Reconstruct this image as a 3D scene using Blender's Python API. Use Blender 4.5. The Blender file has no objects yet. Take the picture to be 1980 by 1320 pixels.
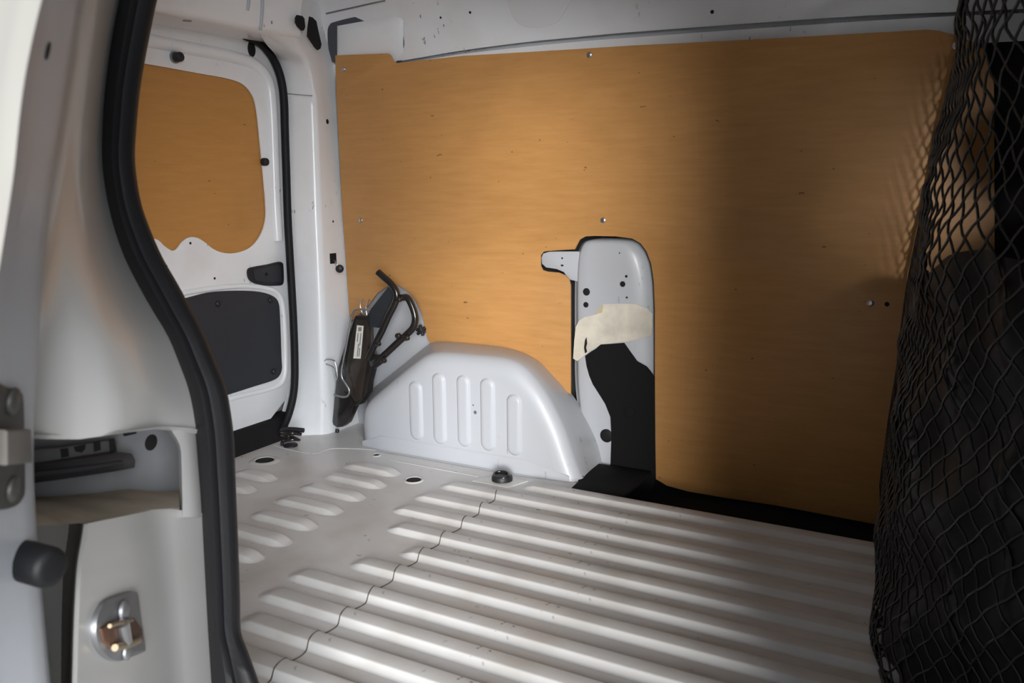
import bpy, bmesh, math, random
from mathutils import Vector, Matrix
random.seed(7)
SC = bpy.context.scene
COL = SC.collection

# ------------------------------------------------------------------ camera
F_PX = 1650.0
YAW, PITCH, ROLL = 0.5142997, 0.1843225, -0.0128635
CAM = Vector((0, 0, 0.86))
D = Vector((-math.sin(YAW)*math.cos(PITCH), math.cos(YAW)*math.cos(PITCH), -math.sin(PITCH)))
r0 = D.cross(Vector((0, 0, 1))).normalized(); u0 = r0.cross(D)
RT = math.cos(ROLL)*r0 + math.sin(ROLL)*u0
UP = -math.sin(ROLL)*r0 + math.cos(ROLL)*u0
cd = bpy.data.cameras.new('camera'); cam = bpy.data.objects.new('camera', cd); COL.objects.link(cam)
cd.sensor_width = 36; cd.lens = F_PX/1980*36; cd.clip_start = 0.02; cd.clip_end = 200
cam.matrix_world = Matrix(((RT.x, UP.x, -D.x, CAM.x), (RT.y, UP.y, -D.y, CAM.y), (RT.z, UP.z, -D.z, CAM.z), (0, 0, 0, 1)))
cd.dof.use_dof = True; cd.dof.focus_distance = 2.6; cd.dof.aperture_fstop = 9.0
SC.camera = cam

# ------------------------------------------------------------------ light
w = bpy.data.worlds.new('sky'); SC.world = w; w.use_nodes = True
bg = w.node_tree.nodes['Background']
bg.inputs[0].default_value = (0.80, 0.90, 1.0, 1); bg.inputs[1].default_value = 0.35
sd = bpy.data.lights.new('sun', 'SUN'); sun = bpy.data.objects.new('sun', sd); COL.objects.link(sun)
sd.energy = 7.2; sd.angle = math.radians(42); sd.color = (0.94, 0.97, 1.0)
sun.rotation_euler = Vector((-0.92, 1.0, -0.28)).to_track_quat('-Z', 'Y').to_euler()
# second sun from another angle, added to light the side wall and patch
sd2 = bpy.data.lights.new('sun_added', 'SUN'); sun2 = bpy.data.objects.new('sun_added', sd2); COL.objects.link(sun2)
sd2.energy = 1.7; sd2.angle = math.radians(12); sd2.color = (1.0, 0.97, 0.92)
sun2.rotation_euler = Vector((-0.55, 1.0, -0.15)).to_track_quat('-Z', 'Y').to_euler()
vs = SC.view_settings
vs.view_transform = 'Standard'; vs.look = 'None'; vs.gamma = 1; vs.exposure = 0.22
vs.use_curve_mapping = False

# ------------------------------------------------------------------ helpers
def ray(x, y): return (x-990)/F_PX*RT - (y-660)/F_PX*UP + D
def on(ax, val, x, y):
    v = ray(x, y); return CAM + v*((val-CAM[ax])/v[ax])
def PX(x, y, X): return on(0, X, x, y)
def PY(x, y, Y): return on(1, Y, x, y)
def PZ(x, y, Z=0.0): return on(2, Z, x, y)

def catmull(pts, n=6, closed=False):
    pts = [Vector(p) for p in pts]; N = len(pts); out = []
    for i in range(N if closed else N-1):
        if closed: a, b, c, d = pts[i-1], pts[i], pts[(i+1) % N], pts[(i+2) % N]
        else: a, b, c, d = pts[max(i-1, 0)], pts[i], pts[i+1], pts[min(i+2, N-1)]
        for k in range(n):
            t = k/n
            out.append(0.5*((2*b)+(c-a)*t+(2*a-5*b+4*c-d)*t*t+(3*b-a-3*c+d)*t**3))
    if not closed: out.append(pts[-1])
    return out
def cm2(pts, n=5, closed=True):
    return [(v.x, v.y) for v in catmull([Vector((x, y, 0)) for x, y in pts], n, closed)]
def resample(pts, n):
    L = [0]
    for a, b in zip(pts, pts[1:]): L.append(L[-1]+(b-a).length)
    out = []; j = 0
    for i in range(n):
        t = L[-1]*i/(n-1)
        while j < len(pts)-2 and L[j+1] < t: j += 1
        s = (t-L[j])/max(L[j+1]-L[j], 1e-9)
        out.append(pts[j].lerp(pts[j+1], min(max(s, 0), 1)))
    return out

WORLD = {}          # object -> world translation
def place(o, loc, parent=None):
    WORLD[o.name] = Vector(loc)
    if parent is not None:
        o.parent = parent; o.location = Vector(loc)-WORLD[parent.name]
    else: o.location = loc
def tag(o, label=None, cat=None, group=None, kind=None):
    if label: o['label'] = label
    if cat: o['category'] = cat
    if group: o['group'] = group
    if kind: o['kind'] = kind
    return o
def link_mesh(name, me, mat, parent=None, smooth=None):
    """world-space mesh -> object with its origin at its own base"""
    n = len(me.vertices)
    lo = Vector((min(v.co.x for v in me.vertices), min(v.co.y for v in me.vertices), min(v.co.z for v in me.vertices)))
    hi = Vector((max(v.co.x for v in me.vertices), max(v.co.y for v in me.vertices), max(v.co.z for v in me.vertices)))
    c = Vector(((lo.x+hi.x)/2, (lo.y+hi.y)/2, lo.z))
    me.transform(Matrix.Translation(-c))
    if mat: me.materials.clear(); me.materials.append(mat)
    if smooth is not None:
        bm = bmesh.new(); bm.from_mesh(me)
        for f in bm.faces: f.smooth = True
        for e in bm.edges:
            e.smooth = not (len(e.link_faces) == 2 and e.calc_face_angle(0) > math.radians(smooth))
        bm.to_mesh(me); bm.free()
    o = bpy.data.objects.new(name, me); COL.objects.link(o); place(o, c, parent)
    return o
def from_bm(name, bm, mat, parent=None, smooth=None, normals=True):
    if normals: bmesh.ops.recalc_face_normals(bm, faces=bm.faces)
    me = bpy.data.meshes.new(name); bm.to_mesh(me); bm.free()
    return link_mesh(name, me, mat, parent, smooth)
def copy_of(o, delta, parent=None):
    c = o.copy(); COL.objects.link(c); place(c, WORLD[o.name]+Vector(delta), parent); return c
def empty(name, loc):
    o = bpy.data.objects.new(name, None); o.empty_display_size = 0.05; COL.objects.link(o); place(o, loc); return o
def grid_faces(bm, rows, closed=False):
    V = [[bm.verts.new(p) for p in r] for r in rows]
    for a, b in zip(V, V[1:]):
        m = len(a)
        for j in range(m if closed else m-1):
            bm.faces.new((a[j], a[(j+1) % m], b[(j+1) % m], b[j]))
    return V
def loft(name, rows, mat, parent=None, smooth=50, closed=False, thick=0.0, caps=False, normal=None):
    bm = bmesh.new(); V = grid_faces(bm, rows, closed)
    if caps and closed: bm.faces.new(V[0][::-1]); bm.faces.new(V[-1])
    bm.normal_update()
    if normal is not None:
        s = sum((f.normal*f.calc_area() for f in bm.faces), Vector())
        if s.dot(Vector(normal)) < 0: bmesh.ops.reverse_faces(bm, faces=bm.faces)
        bm.normal_update()
    if thick:
        front = list(bm.faces); off = {v: v.co - v.normal*thick for v in bm.verts}
        vm = {v: bm.verts.new(c) for v, c in off.items()}
        bed = [e for e in bm.edges if len(e.link_faces) == 1]
        bl = []
        for e in bed:
            l = e.link_faces[0].loops
            for lp in e.link_faces[0].loops:
                if lp.edge == e: bl.append((lp.vert, lp.link_loop_next.vert))
        for f in front: bm.faces.new([vm[v] for v in reversed(f.verts)])
        for a, b in bl: bm.faces.new((b, a, vm[a], vm[b]))
    return from_bm(name, bm, mat, parent, smooth, normals=(normal is None or thick > 0 or caps))
def curve_mesh(cu):
    o = bpy.data.objects.new('tmp', cu); COL.objects.link(o)
    dg = bpy.context.evaluated_depsgraph_get(); dg.update()
    me = bpy.data.meshes.new_from_object(o.evaluated_get(dg)); bpy.data.objects.remove(o); bpy.data.curves.remove(cu)
    return me
def plate(name, outline, mat, parent=None, holes=(), plane='Y', front=0.0, thick=0.004, bevel=0.0, smooth=35):
    """flat sheet with holes; outline given as world points; front = coordinate of the visible face"""
    cu = bpy.data.curves.new(name, 'CURVE'); cu.dimensions = '2D'; cu.fill_mode = 'BOTH'
    cu.extrude = max(thick/2-bevel, 0.0001); cu.bevel_depth = bevel; cu.bevel_resolution = 1; cu.offset = -bevel
    for pts in [outline]+list(holes):
        s = cu.splines.new('POLY'); s.points.add(len(pts)-1); s.use_cyclic_u = True
        for q, p in zip(s.points, pts):
            if plane == 'Y': q.co = (p.x, p.z, 0, 1)
            elif plane == 'X': q.co = (p.y, p.z, 0, 1)
            else: q.co = (p.x, p.y, 0, 1)
    me = curve_mesh(cu)
    if plane == 'Y': M = Matrix(((1, 0, 0, 0), (0, 0, -1, front+thick/2), (0, 1, 0, 0), (0, 0, 0, 1)))
    elif plane == 'X': M = Matrix(((0, 0, 1, front-thick/2), (1, 0, 0, 0), (0, 1, 0, 0), (0, 0, 0, 1)))
    else: M = Matrix(((1, 0, 0, 0), (0, 1, 0, 0), (0, 0, 1, front-thick/2), (0, 0, 0, 1)))
    me.transform(M)
    bm = bmesh.new(); bm.from_mesh(me); bmesh.ops.remove_doubles(bm, verts=bm.verts, dist=1e-5); bm.to_mesh(me); bm.free()
    return link_mesh(name, me, mat, parent, smooth)
def pplate(name, pxs, fr, out, mat, parent=None, thick=.004, bevel=0.0):
    """sheet on an arbitrary plane; fr = (origin, u, v, n); out = how far its face stands proud of that plane"""
    o, u, v, n = fr; o = o+n*out; pts = []
    for x, y in pxs:
        d = ray(x, y); p = CAM+d*((o-CAM).dot(n)/d.dot(n)); pts.append(Vector(((p-o).dot(u), (p-o).dot(v), 0)))
    cu = bpy.data.curves.new(name, 'CURVE'); cu.dimensions = '2D'; cu.fill_mode = 'BOTH'
    cu.extrude = max(thick/2-bevel, 0.0001); cu.bevel_depth = bevel; cu.bevel_resolution = 1; cu.offset = -bevel
    s = cu.splines.new('POLY'); s.points.add(len(pts)-1); s.use_cyclic_u = True
    for q, p in zip(s.points, pts): q.co = (p.x, p.y, 0, 1)
    me = curve_mesh(cu); c = o-n*thick/2
    me.transform(Matrix(((u.x, v.x, n.x, c.x), (u.y, v.y, n.y, c.y), (u.z, v.z, n.z, c.z), (0, 0, 0, 1))))
    bm = bmesh.new(); bm.from_mesh(me); bmesh.ops.remove_doubles(bm, verts=bm.verts, dist=1e-5); bm.to_mesh(me); bm.free()
    return link_mesh(name, me, mat, parent, 35)
def frame_at(fn, x, y, e=25):
    o = fn(x, y); u = (fn(x+e, y)-fn(x-e, y)).normalized(); v = (fn(x, y-e)-fn(x, y+e)); v = (v-u*v.dot(u)).normalized(); n = u.cross(v)
    return (o, u, v, n)
def on_frame(fr, x, y, out=0.0):
    o, u, v, n = fr; o = o+n*out; d = ray(x, y); return CAM+d*((o-CAM).dot(n)/d.dot(n))
def tube(name, pts, r, mat, parent=None, n=10, radii=None, smooth=60, flat=1.0, caps=True):
    pts = [Vector(p) for p in pts]; rows = []; up = Vector((0.13, 0.2, 1)).normalized(); prev = None
    for i, p in enumerate(pts):
        t = (pts[min(i+1, len(pts)-1)]-pts[max(i-1, 0)]).normalized()
        a = prev if prev is not None else up
        a = a - t*a.dot(t)
        if a.length < 1e-4: a = t.orthogonal()
        a.normalize(); prev = a; b = t.cross(a); rr = radii[i] if radii else r
        rows.append([p+a*math.cos(2*math.pi*k/n)*rr*flat+b*math.sin(2*math.pi*k/n)*rr for k in range(n)])
    return loft(name, rows, mat, parent, smooth, closed=True, caps=caps)
def disc(name, c, nrm, r, mat, parent=None, h=0.002, n=20, ry=None, dome=0.0, tilt=None):
    """low cylinder standing on a surface, c = centre on the surface"""
    nrm = Vector(nrm).normalized(); a = Vector((1, 0, 0)) if abs(nrm.x) < .9 else Vector((0, 1, 0))
    a = (a-nrm*a.dot(nrm)).normalized(); b = nrm.cross(a); ry = ry or r
    prof = [(1, 0), (1, h*.7), (.92, h)] + ([(.6, h+dome*.7), (.25, h+dome)] if dome else [])
    rows = [[c+nrm*z+(a*math.cos(2*math.pi*k/n)*r+b*math.sin(2*math.pi*k/n)*ry)*s for k in range(n)] for s, z in prof]
    return loft(name, rows, mat, parent, 40, closed=True, caps=True)
def box(name, lo, hi, mat, parent=None, bevel=0.0, seg=2):
    bm = bmesh.new(); bmesh.ops.create_cube(bm, size=1)
    for v in bm.verts: v.co = Vector([lo[i]+(v.co[i]+.5)*(hi[i]-lo[i]) for i in range(3)])
    if bevel: bmesh.ops.bevel(bm, geom=list(bm.edges), offset=bevel, segments=seg, affect='EDGES', profile=.5)
    return from_bm(name, bm, mat, parent, 40)

def hit(o, x, y):
    """where a sight line meets the surface of one finished object"""
    from mathutils.bvhtree import BVHTree
    me = o.data; off = WORLD[o.name]
    t = BVHTree.FromPolygons([v.co+off for v in me.vertices], [tuple(p.vertices) for p in me.polygons])
    d = ray(x, y).normalized(); p, n, _, _ = t.ray_cast(CAM, d)
    if p is None: return None, None
    return p, (n if n.dot(d) < 0 else -n)

# ------------------------------------------------------------------ materials
def mat_new(name):
    m = bpy.data.materials.new(name); m.use_nodes = True
    return m, m.node_tree.nodes, m.node_tree.links, m.node_tree.nodes['Principled BSDF']
def simple(name, col, rough=.5, metal=0.0, spec=.5, coat=0.0, bump=0.0, bscale=200, var=0.0):
    m, N, L, b = mat_new(name)
    b.inputs['Base Color'].default_value = (*col, 1); b.inputs['Roughness'].default_value = rough
    b.inputs['Metallic'].default_value = metal; b.inputs['Specular IOR Level'].default_value = spec
    b.inputs['Coat Weight'].default_value = coat
    tc = N.new('ShaderNodeTexCoord')
    if bump:
        t = N.new('ShaderNodeTexNoise'); t.inputs['Scale'].default_value = bscale; L.new(tc.outputs['Object'], t.inputs['Vector'])
        bp = N.new('ShaderNodeBump'); bp.inputs['Strength'].default_value = bump; bp.inputs['Distance'].default_value = .002
        L.new(t.outputs['Fac'], bp.inputs['Height']); L.new(bp.outputs['Normal'], b.inputs['Normal'])
    if var:
        t = N.new('ShaderNodeTexNoise'); t.inputs['Scale'].default_value = 14; t.inputs['Detail'].default_value = 5
        L.new(tc.outputs['Object'], t.inputs['Vector'])
        rp = N.new('ShaderNodeValToRGB'); rp.color_ramp.elements[0].position = .3; rp.color_ramp.elements[1].position = .7
        rp.color_ramp.elements[0].color = (*[c*(1-var) for c in col], 1); rp.color_ramp.elements[1].color = (*[min(c*(1+var), 1) for c in col], 1)
        L.new(t.outputs['Fac'], rp.inputs['Fac']); L.new(rp.outputs['Color'], b.inputs['Base Color'])
    return m
def paint(name, col, dirt=(.45, .36, .27), rough=.32, dirt_amt=.25, scratch=.5, coat=.3):
    """painted steel: faint grime patches and sparse dark scuffs with shapes of their own"""
    m, N, L, b = mat_new(name)
    tc = N.new('ShaderNodeTexCoord')
    n1 = N.new('ShaderNodeTexNoise'); n1.inputs['Scale'].default_value = 5; n1.inputs['Detail'].default_value = 6
    L.new(tc.outputs['Object'], n1.inputs['Vector'])
    r1 = N.new('ShaderNodeMapRange'); r1.inputs['From Min'].default_value = .48; r1.inputs['From Max'].default_value = .78
    r1.inputs['To Max'].default_value = dirt_amt; L.new(n1.outputs['Fac'], r1.inputs['Value'])
    mx = N.new('ShaderNodeMix'); mx.data_type = 'RGBA'; L.new(r1.outputs['Result'], mx.inputs['Factor'])
    mx.inputs['A'].default_value = (*col, 1); mx.inputs['B'].default_value = (*dirt, 1)
    # scuffs: thin stretched noise gated by a patch mask
    mp = N.new('ShaderNodeMapping'); mp.inputs['Scale'].default_value = (60, 60, 22); mp.inputs['Rotation'].default_value = (.4, .3, .5)
    L.new(tc.outputs['Object'], mp.inputs['Vector'])
    n2 = N.new('ShaderNodeTexNoise'); n2.inputs['Scale'].default_value = 1.0; n2.inputs['Detail'].default_value = 3; L.new(mp.outputs['Vector'], n2.inputs['Vector'])
    r2 = N.new('ShaderNodeMapRange'); r2.inputs['From Min'].default_value = .665; r2.inputs['From Max'].default_value = .69; L.new(n2.outputs['Fac'], r2.inputs['Value'])
    n3 = N.new('ShaderNodeTexNoise'); n3.inputs['Scale'].default_value = 4.2; L.new(tc.outputs['Object'], n3.inputs['Vector'])
    r3 = N.new('ShaderNodeMapRange'); r3.inputs['From Min'].default_value = .52; r3.inputs['From Max'].default_value = .62; L.new(n3.outputs['Fac'], r3.inputs['Value'])
    mu = N.new('ShaderNodeMath'); mu.operation = 'MULTIPLY'; L.new(r2.outputs['Result'], mu.inputs[0]); L.new(r3.outputs['Result'], mu.inputs[1])
    mu2 = N.new('ShaderNodeMath'); mu2.operation = 'MULTIPLY'; L.new(mu.outputs[0], mu2.inputs[0]); mu2.inputs[1].default_value = scratch
    mx2 = N.new('ShaderNodeMix'); mx2.data_type = 'RGBA'; L.new(mu2.outputs[0], mx2.inputs['Factor'])
    L.new(mx.outputs['Result'], mx2.inputs['A']); mx2.inputs['B'].default_value = (.10, .09, .085, 1)
    L.new(mx2.outputs['Result'], b.inputs['Base Color'])
    b.inputs['Roughness'].default_value = rough; b.inputs['Coat Weight'].default_value = coat; b.inputs['Coat Roughness'].default_value = .12
    bp = N.new('ShaderNodeBump'); bp.inputs['Strength'].default_value = .15; bp.inputs['Distance'].default_value = .004
    n4 = N.new('ShaderNodeTexNoise'); n4.inputs['Scale'].default_value = 9; L.new(tc.outputs['Object'], n4.inputs['Vector'])
    L.new(n4.outputs['Fac'], bp.inputs['Height']); L.new(bp.outputs['Normal'], b.inputs['Normal'])
    return m
def plywood(name, c1, c2):
    m, N, L, b = mat_new(name)
    tc = N.new('ShaderNodeTexCoord')
    mp = N.new('ShaderNodeMapping'); mp.inputs['Scale'].default_value = (3, 3, 26); L.new(tc.outputs['Object'], mp.inputs['Vector'])
    n1 = N.new('ShaderNodeTexNoise'); n1.inputs['Scale'].default_value = 2.2; n1.inputs['Detail'].default_value = 8; n1.inputs['Roughness'].default_value = .65
    L.new(mp.outputs['Vector'], n1.inputs['Vector'])
    rp = N.new('ShaderNodeValToRGB'); rp.color_ramp.elements[0].position = .25; rp.color_ramp.elements[1].position = .75
    rp.color_ramp.elements[0].color = (*c1, 1); rp.color_ramp.elements[1].color = (*c2, 1); L.new(n1.outputs['Fac'], rp.inputs['Fac'])
    # stains
    n2 = N.new('ShaderNodeTexNoise'); n2.inputs['Scale'].default_value = 3.4; n2.inputs['Detail'].default_value = 5; L.new(tc.outputs['Object'], n2.inputs['Vector'])
    r2 = N.new('ShaderNodeMapRange'); r2.inputs['From Min'].default_value = .55; r2.inputs['From Max'].default_value = .8; r2.inputs['To Max'].default_value = .3; L.new(n2.outputs['Fac'], r2.inputs['Value'])
    mx = N.new('ShaderNodeMix'); mx.data_type = 'RGBA'; L.new(r2.outputs['Result'], mx.inputs['Factor']); L.new(rp.outputs['Color'], mx.inputs['A'])
    mx.inputs['B'].default_value = (.26, .13, .045, 1)
    # nicks
    mp3 = N.new('ShaderNodeMapping'); mp3.inputs['Scale'].default_value = (34, 34, 60); mp3.inputs['Rotation'].default_value = (0, .5, 0); L.new(tc.outputs['Object'], mp3.inputs['Vector'])
    n3 = N.new('ShaderNodeTexNoise'); n3.inputs['Scale'].default_value = 1; n3.inputs['Detail'].default_value = 2; L.new(mp3.outputs['Vector'], n3.inputs['Vector'])
    r3 = N.new('ShaderNodeMapRange'); r3.inputs['From Min'].default_value = .735; r3.inputs['From Max'].default_value = .76; r3.inputs['To Max'].default_value = .7; L.new(n3.outputs['Fac'], r3.inputs['Value'])
    mx2 = N.new('ShaderNodeMix'); mx2.data_type = 'RGBA'; L.new(r3.outputs['Result'], mx2.inputs['Factor']); L.new(mx.outputs['Result'], mx2.inputs['A'])
    mx2.inputs['B'].default_value = (.07, .04, .02, 1)
    L.new(mx2.outputs['Result'], b.inputs['Base Color']); b.inputs['Roughness'].default_value = .42
    b.inputs['Specular IOR Level'].default_value = .35
    return m
WHITE = paint('white_paint_dimmed', (.44, .452, .482), dirt_amt=.12, rough=.42, coat=.12)  # body white darkened to tone down strong light on arch and pillar
WHITE2 = paint('white_paint_lit_scuffed', (.82, .83, .85), dirt_amt=.2, scratch=.8)  # same body white made lighter to brighten rear door and rail; scuffed
CREAM = paint('white_paint_shaded', (.46, .45, .435), dirt_amt=.2, scratch=.25, rough=.35)  # door pillar white, darkened to imitate the weaker light on it
FLOORM = paint('floor_paint', (.66, .645, .63), dirt=(.40, .34, .27), dirt_amt=.55, scratch=.6, rough=.38, coat=.15)
PLY = plywood('plywood', (.44, .214, .068), (.55, .280, .096))
PLY2 = plywood('plywood_door', (.46, .22, .06), (.55, .265, .08))
PLYEDGE = simple('plywood_edge', (.45, .25, .09), .7)
RUBBER = simple('black_rubber', (.006, .006, .007), .6, spec=.3, bump=.2, bscale=120)
BLACK = simple('black_plastic', (.012, .012, .014), .5)
CHAR = simple('charcoal_plastic', (.022, .024, .030), .55, bump=.3, bscale=600)
LINING = simple('black_lining', (.005, .005, .0055), .85, spec=.25, bump=.3, bscale=90)
GAP_SHADE = simple('grey_void', (.07, .075, .09), .7)  # dark plate colour painting the shade around the niche's inner sheet
HOLE = simple('hole_black', (.004, .004, .005), .9)
STEEL = simple('steel', (.55, .55, .56), .32, metal=1.0, var=.15)
DULL = simple('dull_zinc', (.30, .30, .31), .5, metal=.8, var=.25)
RUSTY = simple('rusty_striker', (.16, .085, .055), .6, metal=.5, var=.5)
BRASS = simple('yellow_zinc', (.34, .27, .18), .5, metal=.7, var=.2)
BLKMETAL = simple('black_gloss_metal', (.014, .012, .011), .25, coat=.5, var=.3)
TAPE = simple('masking_tape', (.62, .57, .48), .7, bump=.6, bscale=60, var=.18)
STICK = simple('white_sticker', (.75, .72, .66), .5, var=.06)
PRINT = simple('sticker_print', (.22, .21, .20), .6)
SEAM = simple('seam_dirt', (.10, .085, .07), .8)
SEALER = simple('white_sealer', (.80, .80, .80), .45)
NET = simple('net_wire', (.006, .006, .0065), .3)
FABRIC = simple('seat_fabric', (.012, .012, .014), .85, bump=.4, bscale=400)
GROUNDM = simple('pale_concrete', (.42, .41, .39), .9, bump=.5, bscale=60, var=.2)
OUT = paint('outer_paint_shaded', (.25, .24, .22), dirt_amt=.2, scratch=.1)  # white body paint darkened so the outer skin looks shaded
DARKIN = simple('dark_interior', (.03, .03, .032), .8)

# ================================================================== LARGE STRUCTURE
ground = box('ground', (-9, -9, -.62), (9, 9, -.56), GROUNDM); tag(ground, kind='structure')

# ---- floor with pressed ribs
WY = 2.33            # front of the plywood on the side wall
fo = [Vector(p) for p in ((-2.16, .66, 0), (1.3, .66, 0), (1.3, 2.09, 0), (-.985, 2.09, 0), (-1.0, 2.14, 0), (-1.07, 2.2, 0), (-1.07, 2.42, 0), (-2.16, 2.42, 0))]
floor = plate('floor', fo, FLOORM, plane='Z', front=0.0, thick=.012); tag(floor, 'white painted ribbed steel load floor', kind='structure')
RIB_H = .0125
RIBPROF = [(-.013, 0), (-.0105, .05), (-.008, .16), (.001, .86), (.003, .96), (.006, 1.0), (.036, 1.0), (.039, .96), (.041, .86), (.047, .2), (.050, .05), (.053, 0)]
ribs = []
def rib(x0, x1, y0):
    L = .045; rows = []
    xs = [0, .006, .015, .028, L]
    stations = [(x0+d, d/L) for d in xs] + [(x0+L+(x1-x0-2*L)*k/6, 1) for k in range(1, 6)] + [(x1-d, d/L) for d in reversed(xs)]
    for x, t in stations:
        e = math.sqrt(max(0, 1-(1-t)**2)); hh = t*t*(3-2*t)
        c = .019
        rows.append([Vector((x, y0+c+(yy-c)*(.25+.75*e), RIB_H*h*hh+.0003)) for yy, h in RIBPROF])
    ribs.append((x0, x1, y0))
    return loft('floor_rib', rows, FLOORM, floor, 30, normal=(0, 0, 1))
for x0, y0 in ((-1.13, 2.03), (-1.345, 1.927), (-1.36, 1.822), (-1.355, 1.72), (-1.29, 1.613), (-1.172, 1.509), (-1.24, 1.407), (-1.325, 1.297), (-1.315, 1.199), (-1.27, 1.098), (-1.25, .995), (-1.25, .89), (-1.25, .785)):
    rib(x0, .9, y0)
for x0, x1, y0 in ((-1.71, -1.50, 1.94), (-1.705, -1.475, 1.836), (-1.70, -1.465, 1.732), (-1.69, -1.455, 1.624), (-1.67, -1.445, 1.515), (-1.67, -1.435, 1.412), (-1.67, -1.43, 1.313), (-1.97, -1.80, 1.732), (-1.97, -1.78, 1.633), (-1.97, -1.79, 1.53)):
    rib(x0, x1, y0)
def floor_z(x, y):
    z = 0
    for x0, x1, y0 in ribs:
        if x0 < x < x1 and -.015 < y-y0 < .053:
            d = y-y0
            for (a, ha), (b_, hb) in zip(RIBPROF, RIBPROF[1:]):
                if a <= d <= b_: z = RIB_H*(ha+(hb-ha)*(d-a)/(b_-a))
    return z
# wavy sheet seam running across the ribs
sp = [Vector((x, y, 0)) for x, y in ((-1.155, 1.955), (-1.139, 1.827), (-1.128, 1.722), (-1.124, 1.633), (-1.114, 1.529), (-1.107, 1.421), (-1.094, 1.316), (-1.083, 1.201), (-1.071, 1.091), (-1.057, .973), (-1.05, .75))]
sp = resample(catmull(sp, 6), 260)
seam = tube('floor_seam', [Vector((p.x+.006*math.sin(p.y*60), p.y, floor_z(p.x, p.y)+.0006)) for p in sp], .0013, SEAM, floor, n=6)
sp2 = catmull([PZ(530, 862), PZ(575, 873), PZ(612, 877), PZ(640, 868), PZ(690, 868), PZ(735, 871)], 6)
tube('weld_seam', [p+Vector((0, 0, .001)) for p in sp2], .0009, FLOORM, floor, n=6)
sp3 = catmull([PZ(755, 890), PZ(850, 908), PZ(925, 922)], 4)
tube('weld_seam', [p+Vector((0, 0, .001)) for p in sp3], .0009, FLOORM, floor, n=6)
# floor plugs
def ringpad(c, r1, r2, h):
    rows = [[c+Vector((math.cos(a)*r, math.sin(a)*r, z)) for a in [2*math.pi*k/28 for k in range(28)]] for r, z in ((r2, .0004), ((r1+r2)/2, h*.8), (r1, h), (r1*.9, .0006))]
    return loft('plug_rim', rows, FLOORM, floor, 50, closed=True, normal=(0, 0, 1))
for (x, y), r, pad in (((512, 891), .029, .05), ((800, 929), .022, .03), ((728, 881), .010, .016)):
    c = PZ(x, y); ringpad(c, r*1.12, pad, .004)
    disc('floor_plug', c+Vector((0, 0, .0006)), (0, 0, 1), r, HOLE, floor, h=.0025)

# ---- black lining in the gully along the side wall and up the body pillar
lin = empty('rubber_lining', (-.5, 2.2, -.06))
tag(lin, 'black lining in the gap between ribbed floor and plywood, rising up the body pillar', 'lining')
rows = []
for x in [-1.0+.05*k for k in range(47)]:
    wv = .006*math.sin(x*9)
    rows.append([Vector((x, 2.0905, -.004)), Vector((x, 2.095, -.035)), Vector((x, 2.13, -.058+wv)), Vector((x, 2.25, -.060+wv)), Vector((x, 2.335, -.055+wv)), Vector((x, 2.40, -.02))])
loft('gully_strip', rows, LINING, lin, 50, normal=(0, -.3, 1))

# ---- far side: steel wall behind the plywood
wall_left = box('wall_left', (-2.16, 2.46, -.10), (1.4, 2.50, 1.52), DARKIN); tag(wall_left, kind='structure')
wing = [PY(*p, 2.36) for p in ((640, 500), (790, 500), (860, 560), (900, 700), (860, 800), (690, 870), (600, 870))]
plate('wing_panel', wing, WHITE, wall_left, plane='Y', front=2.355, thick=.01)
# roof rail above the plywood
rail_x = [600, 640, 700, 770, 793, 893, 1010, 1110, 1220, 1450, 1684, 1850, 1960, 2200]
ptop = [112, 112, 116, 121, 119, 107, 100, 95, 88, 76, 62, 56, 50, 40]
bbot = [125, 124, 123, 121, 119, 103.5, 90, 80, 71.5, 55, 39, 30, 25, 12]
btop = [122, 121, 119, 117, 114.5, 97.5, 82, 72, 62, 45, 29.5, 23, 18, 5]
rows = [[] for _ in range(8)]
for x, pt, bb, bt in zip(rail_x, ptop, bbot, btop):
    top = on(2, 1.46, x, 0); 
    X = PY(x, bt, 2.352).x
    for rw, p in zip(rows, (PY(x, max(pt, bb)+30, 2.362), PY(x, bb+1, 2.358), PY(x, bb, 2.375), PY(x, bt+1, 2.39), PY(x, bt, 2.352),
                            PY(x, bt, 2.352)+Vector((0, -.012, .05)), PY(x, bt, 2.352)+Vector((0, -.05, .15)), PY(x, bt, 2.352)+Vector((0, -.13, .26)))):
        rw.append(p)
rows = [catmull(r, 4) for r in rows]
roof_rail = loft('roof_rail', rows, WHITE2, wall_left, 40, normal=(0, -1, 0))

js = [hit(roof_rail, x, y) for x, y in ((631, 26), (660, 19.5), (690, 13), (720, 6), (745, 1))]
tube('rail_joint', [p+nr*.001 for p, nr in js if p], .0028, DULL, wall_left, n=6)
try:
    rfr = frame_at(lambda x, y: hit(roof_rail, x, y)[0], 1040, 30, 12)
    pplate('rail_pressing', cm2([(988, -15), (990, 30), (1008, 50), (1035, 54), (1062, 50), (1085, 34), (1098, -15)], 4), rfr, .003, WHITE2, wall_left, thick=.006, bevel=.0025)
except TypeError: pass

# ---- ceiling
rows = []
for i in range(15):
    Y = .55+(2.42-.55)*i/14; z = 1.47+.05*math.sin(math.pi*i/14)
    rows.append([Vector((X, Y, z-.02*((X+.6)/1.6)**2)) for X in [-2.2+.15*k for k in range(17)]])
ceiling = loft('ceiling', rows, WHITE2, None, 50, thick=.02, normal=(0, 0, -1)); tag(ceiling, kind='structure')
box('cab_roof', (.2, .5, 1.44), (1.42, 2.5, 1.5), DARKIN, ceiling)
tube('ceiling_crease', [Vector((-1.9, 2.24, 1.476)), Vector((-1.2, 2.24, 1.485)), Vector((-.2, 2.24, 1.48))], .008, WHITE, ceiling, flat=.6)

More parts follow.
